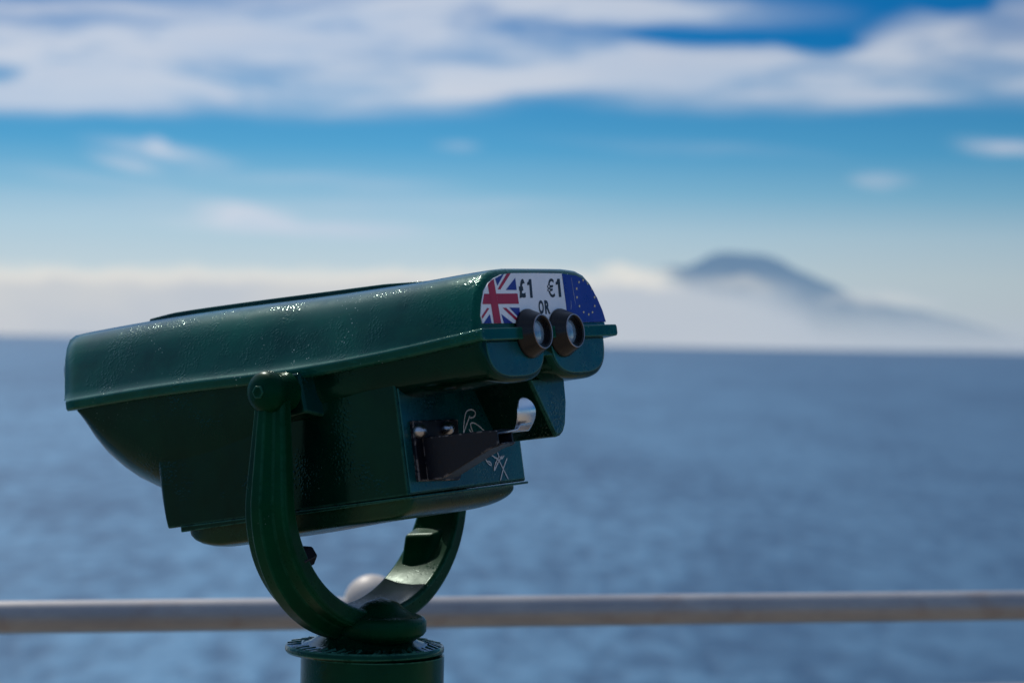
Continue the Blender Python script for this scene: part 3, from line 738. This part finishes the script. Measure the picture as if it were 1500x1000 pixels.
# clouds: coordinates in picture-independent angles, scaled so that 1 unit = 100/3541 rad
cx = MATH(nt, 'MULTIPLY', azw, FPX/100); cy = MATH(nt, 'MULTIPLY', elw, FPX/100)
cv = N(nt, 'ShaderNodeCombineXYZ'); L(nt, cx, cv.inputs[0]); L(nt, cy, cv.inputs[1])
mpA = N(nt, 'ShaderNodeMapping'); mpA.inputs['Scale'].default_value = (.30, 1.0, 1); L(nt, cv.outputs[0], mpA.inputs[0])
wn = N(nt, 'ShaderNodeTexNoise'); wn.inputs['Scale'].default_value = .9; wn.inputs['Detail'].default_value = 5; L(nt, mpA.outputs[0], wn.inputs['Vector'])
wsub = N(nt, 'ShaderNodeVectorMath', operation='SUBTRACT'); L(nt, wn.outputs['Color'], wsub.inputs[0]); wsub.inputs[1].default_value = (.5, .5, .5)
wmul = N(nt, 'ShaderNodeVectorMath', operation='MULTIPLY'); L(nt, wsub.outputs[0], wmul.inputs[0]); wmul.inputs[1].default_value = (1.5, .55, 0)
wadd = N(nt, 'ShaderNodeVectorMath', operation='ADD'); L(nt, cv.outputs[0], wadd.inputs[0]); L(nt, wmul.outputs[0], wadd.inputs[1])
wc = wadd.outputs[0]
def blob(px, py, rx, ry, gain, rot=0, soft=1.0):
    c0 = ((px-750)/100, (500-py + (px-750)*math.tan(ROLL))/100)
    s1 = N(nt, 'ShaderNodeVectorMath', operation='SUBTRACT'); L(nt, wc, s1.inputs[0]); s1.inputs[1].default_value = (c0[0], c0[1], 0)
    mp_ = N(nt, 'ShaderNodeMapping'); mp_.inputs['Rotation'].default_value = (0, 0, rad(rot)); L(nt, s1.outputs[0], mp_.inputs[0])
    s2 = N(nt, 'ShaderNodeVectorMath', operation='MULTIPLY'); L(nt, mp_.outputs[0], s2.inputs[0]); s2.inputs[1].default_value = (100/rx, 100/ry, 0)
    ln = N(nt, 'ShaderNodeVectorMath', operation='LENGTH'); L(nt, s2.outputs[0], ln.inputs[0])
    return MAPR(nt, ln.outputs['Value'], 1.0+.25*soft, max(0, 1.0-.9*soft), 0, gain, True)
plus = [(250, 85, 620, 88, 1.1, 0, .6), (-50, 120, 330, 52, .8, 3, .7), (560, 70, 300, 72, .7, 0, .7), (820, 100, 420, 42, 1.0, -3, .7), (1180, 118, 420, 48, 1.0, -2, .7), (1420, 110, 260, 62, .9, 0, .7),
        (900, 20, 330, 36, .9, 0, .8), (1330, 62, 150, 40, .75, -14, .9), (1130, 85, 60, 30, .35, -25, 1), (1500, 20, 60, 50, .5, 0, 1), (620, 10, 500, 30, .6, 0, .9),
        (245, 222, 125, 17, .85, 5, 1), (180, 240, 70, 12, .7, 8, 1), (240, 212, 26, 14, .7, 0, 1), (345, 322, 80, 28, 1.0, 0, 1), (430, 338, 210, 18, .8, 0, 1), (1292, 262, 48, 17, .8, 0, 1), (1460, 220, 85, 15, 1.0, 5, 1), (663, 222, 38, 12, .3, 0, 1),
        (300, 300, 500, 40, .18, 0, 1), (420, 262, 260, 16, .30, 3, 1), (640, 300, 240, 14, .22, -2, 1), (1000, 215, 260, 14, .16, 2, 1), (120, 262, 160, 12, .25, 4, 1)]
minus = [(10, 112, 55, 14, .8, 0, 1), (680, 22, 50, 20, .5, 0, 1), (1070, 72, 200, 24, .62, -2, 1), (980, 58, 90, 14, .5, 0, 1), (1200, 70, 70, 22, .5, 0, 1), (1390, 16, 62, 20, 1.0, 5, .9), (320, 92, 120, 14, .28, 4, 1)]
acc = None
for bq in plus:
    v = blob(*bq); acc = v if acc is None else MATH(nt, 'ADD', acc, v)
acc = MATH(nt, 'MINIMUM', acc, 1.15)
for bq in minus: acc = MATH(nt, 'SUBTRACT', acc, blob(*bq))
mpB = N(nt, 'ShaderNodeMapping'); mpB.inputs['Scale'].default_value = (.16, 1.0, 1); mpB.inputs['Rotation'].default_value = (0, 0, rad(3)); L(nt, cv.outputs[0], mpB.inputs[0])
nz = NOISE(nt, mpB.outputs[0], 1.9, 6, .62, .5)
nz2 = NOISE(nt, mpA.outputs[0], .5, 4, .5)
# free clouds above the framed part of the sky and all round
rough_c = MATH(nt, 'MULTIPLY', MAPR(nt, NOISE(nt, cv.outputs[0], .10, 6, .55, .3), .50, .68, 0, 1, True), MAPR(nt, elw, .15, .22, 0, .8))
acc = MATH(nt, 'ADD', acc, rough_c)
dens = MATH(nt, 'MULTIPLY', MATH(nt, 'MAXIMUM', acc, 0.0), MAPR(nt, nz, .32, .62, .30, 1.02))
dens = MATH(nt, 'MINIMUM', dens, .88)
ccol = MIX(nt, MAPR(nt, nz2, .35, .65), srgb(176, 198, 224), srgb(222, 226, 233))
ccol = MIX(nt, MAPR(nt, nz, .35, .7, 0, .5), ccol, srgb(210, 212, 223))
vc = N(nt, 'ShaderNodeVectorMath', operation='SCALE'); L(nt, ccol, vc.inputs[0]); L(nt, MATH(nt, 'MULTIPLY', MAPR(nt, azw, az(500), az(1600), 1, .88), 1/STR), vc.inputs['Scale'])
skyc = MIX(nt, dens, base, vc.outputs[0])
L(nt, skyc, bg.inputs[0]); bg.inputs[1].default_value = STR

sun = bpy.data.lights.new('sun', 'SUN'); sun.energy = 3.0; sun.angle = rad(.53); sun.color = (1, .93, .82)
so = bpy.data.objects.new('sun', sun); col.objects.link(so)
so.rotation_euler = (-sunv).to_track_quat('-Z', 'Y').to_euler()

# ================================================================== CAMERA
cam = bpy.data.cameras.new('camera'); co = bpy.data.objects.new('camera', cam); col.objects.link(co)
cam.sensor_width = 36; cam.lens = 85.0; cam.clip_start = .05; cam.clip_end = 120000
cam.dof.use_dof = True; cam.dof.focus_distance = 2.66; cam.dof.aperture_fstop = 4.6; cam.dof.aperture_blades = 9
co.location = CAM
co.rotation_euler = (Matrix.Rotation(rad(90), 4, 'X') @ Matrix.Rotation(ROLL, 4, 'Z')).to_euler()
scene.camera = co
scene.view_settings.view_transform = 'Standard'; scene.view_settings.look = 'None'; scene.view_settings.exposure = 0
scene.cycles.use_denoising = True
scene.cycles.max_bounces = 8
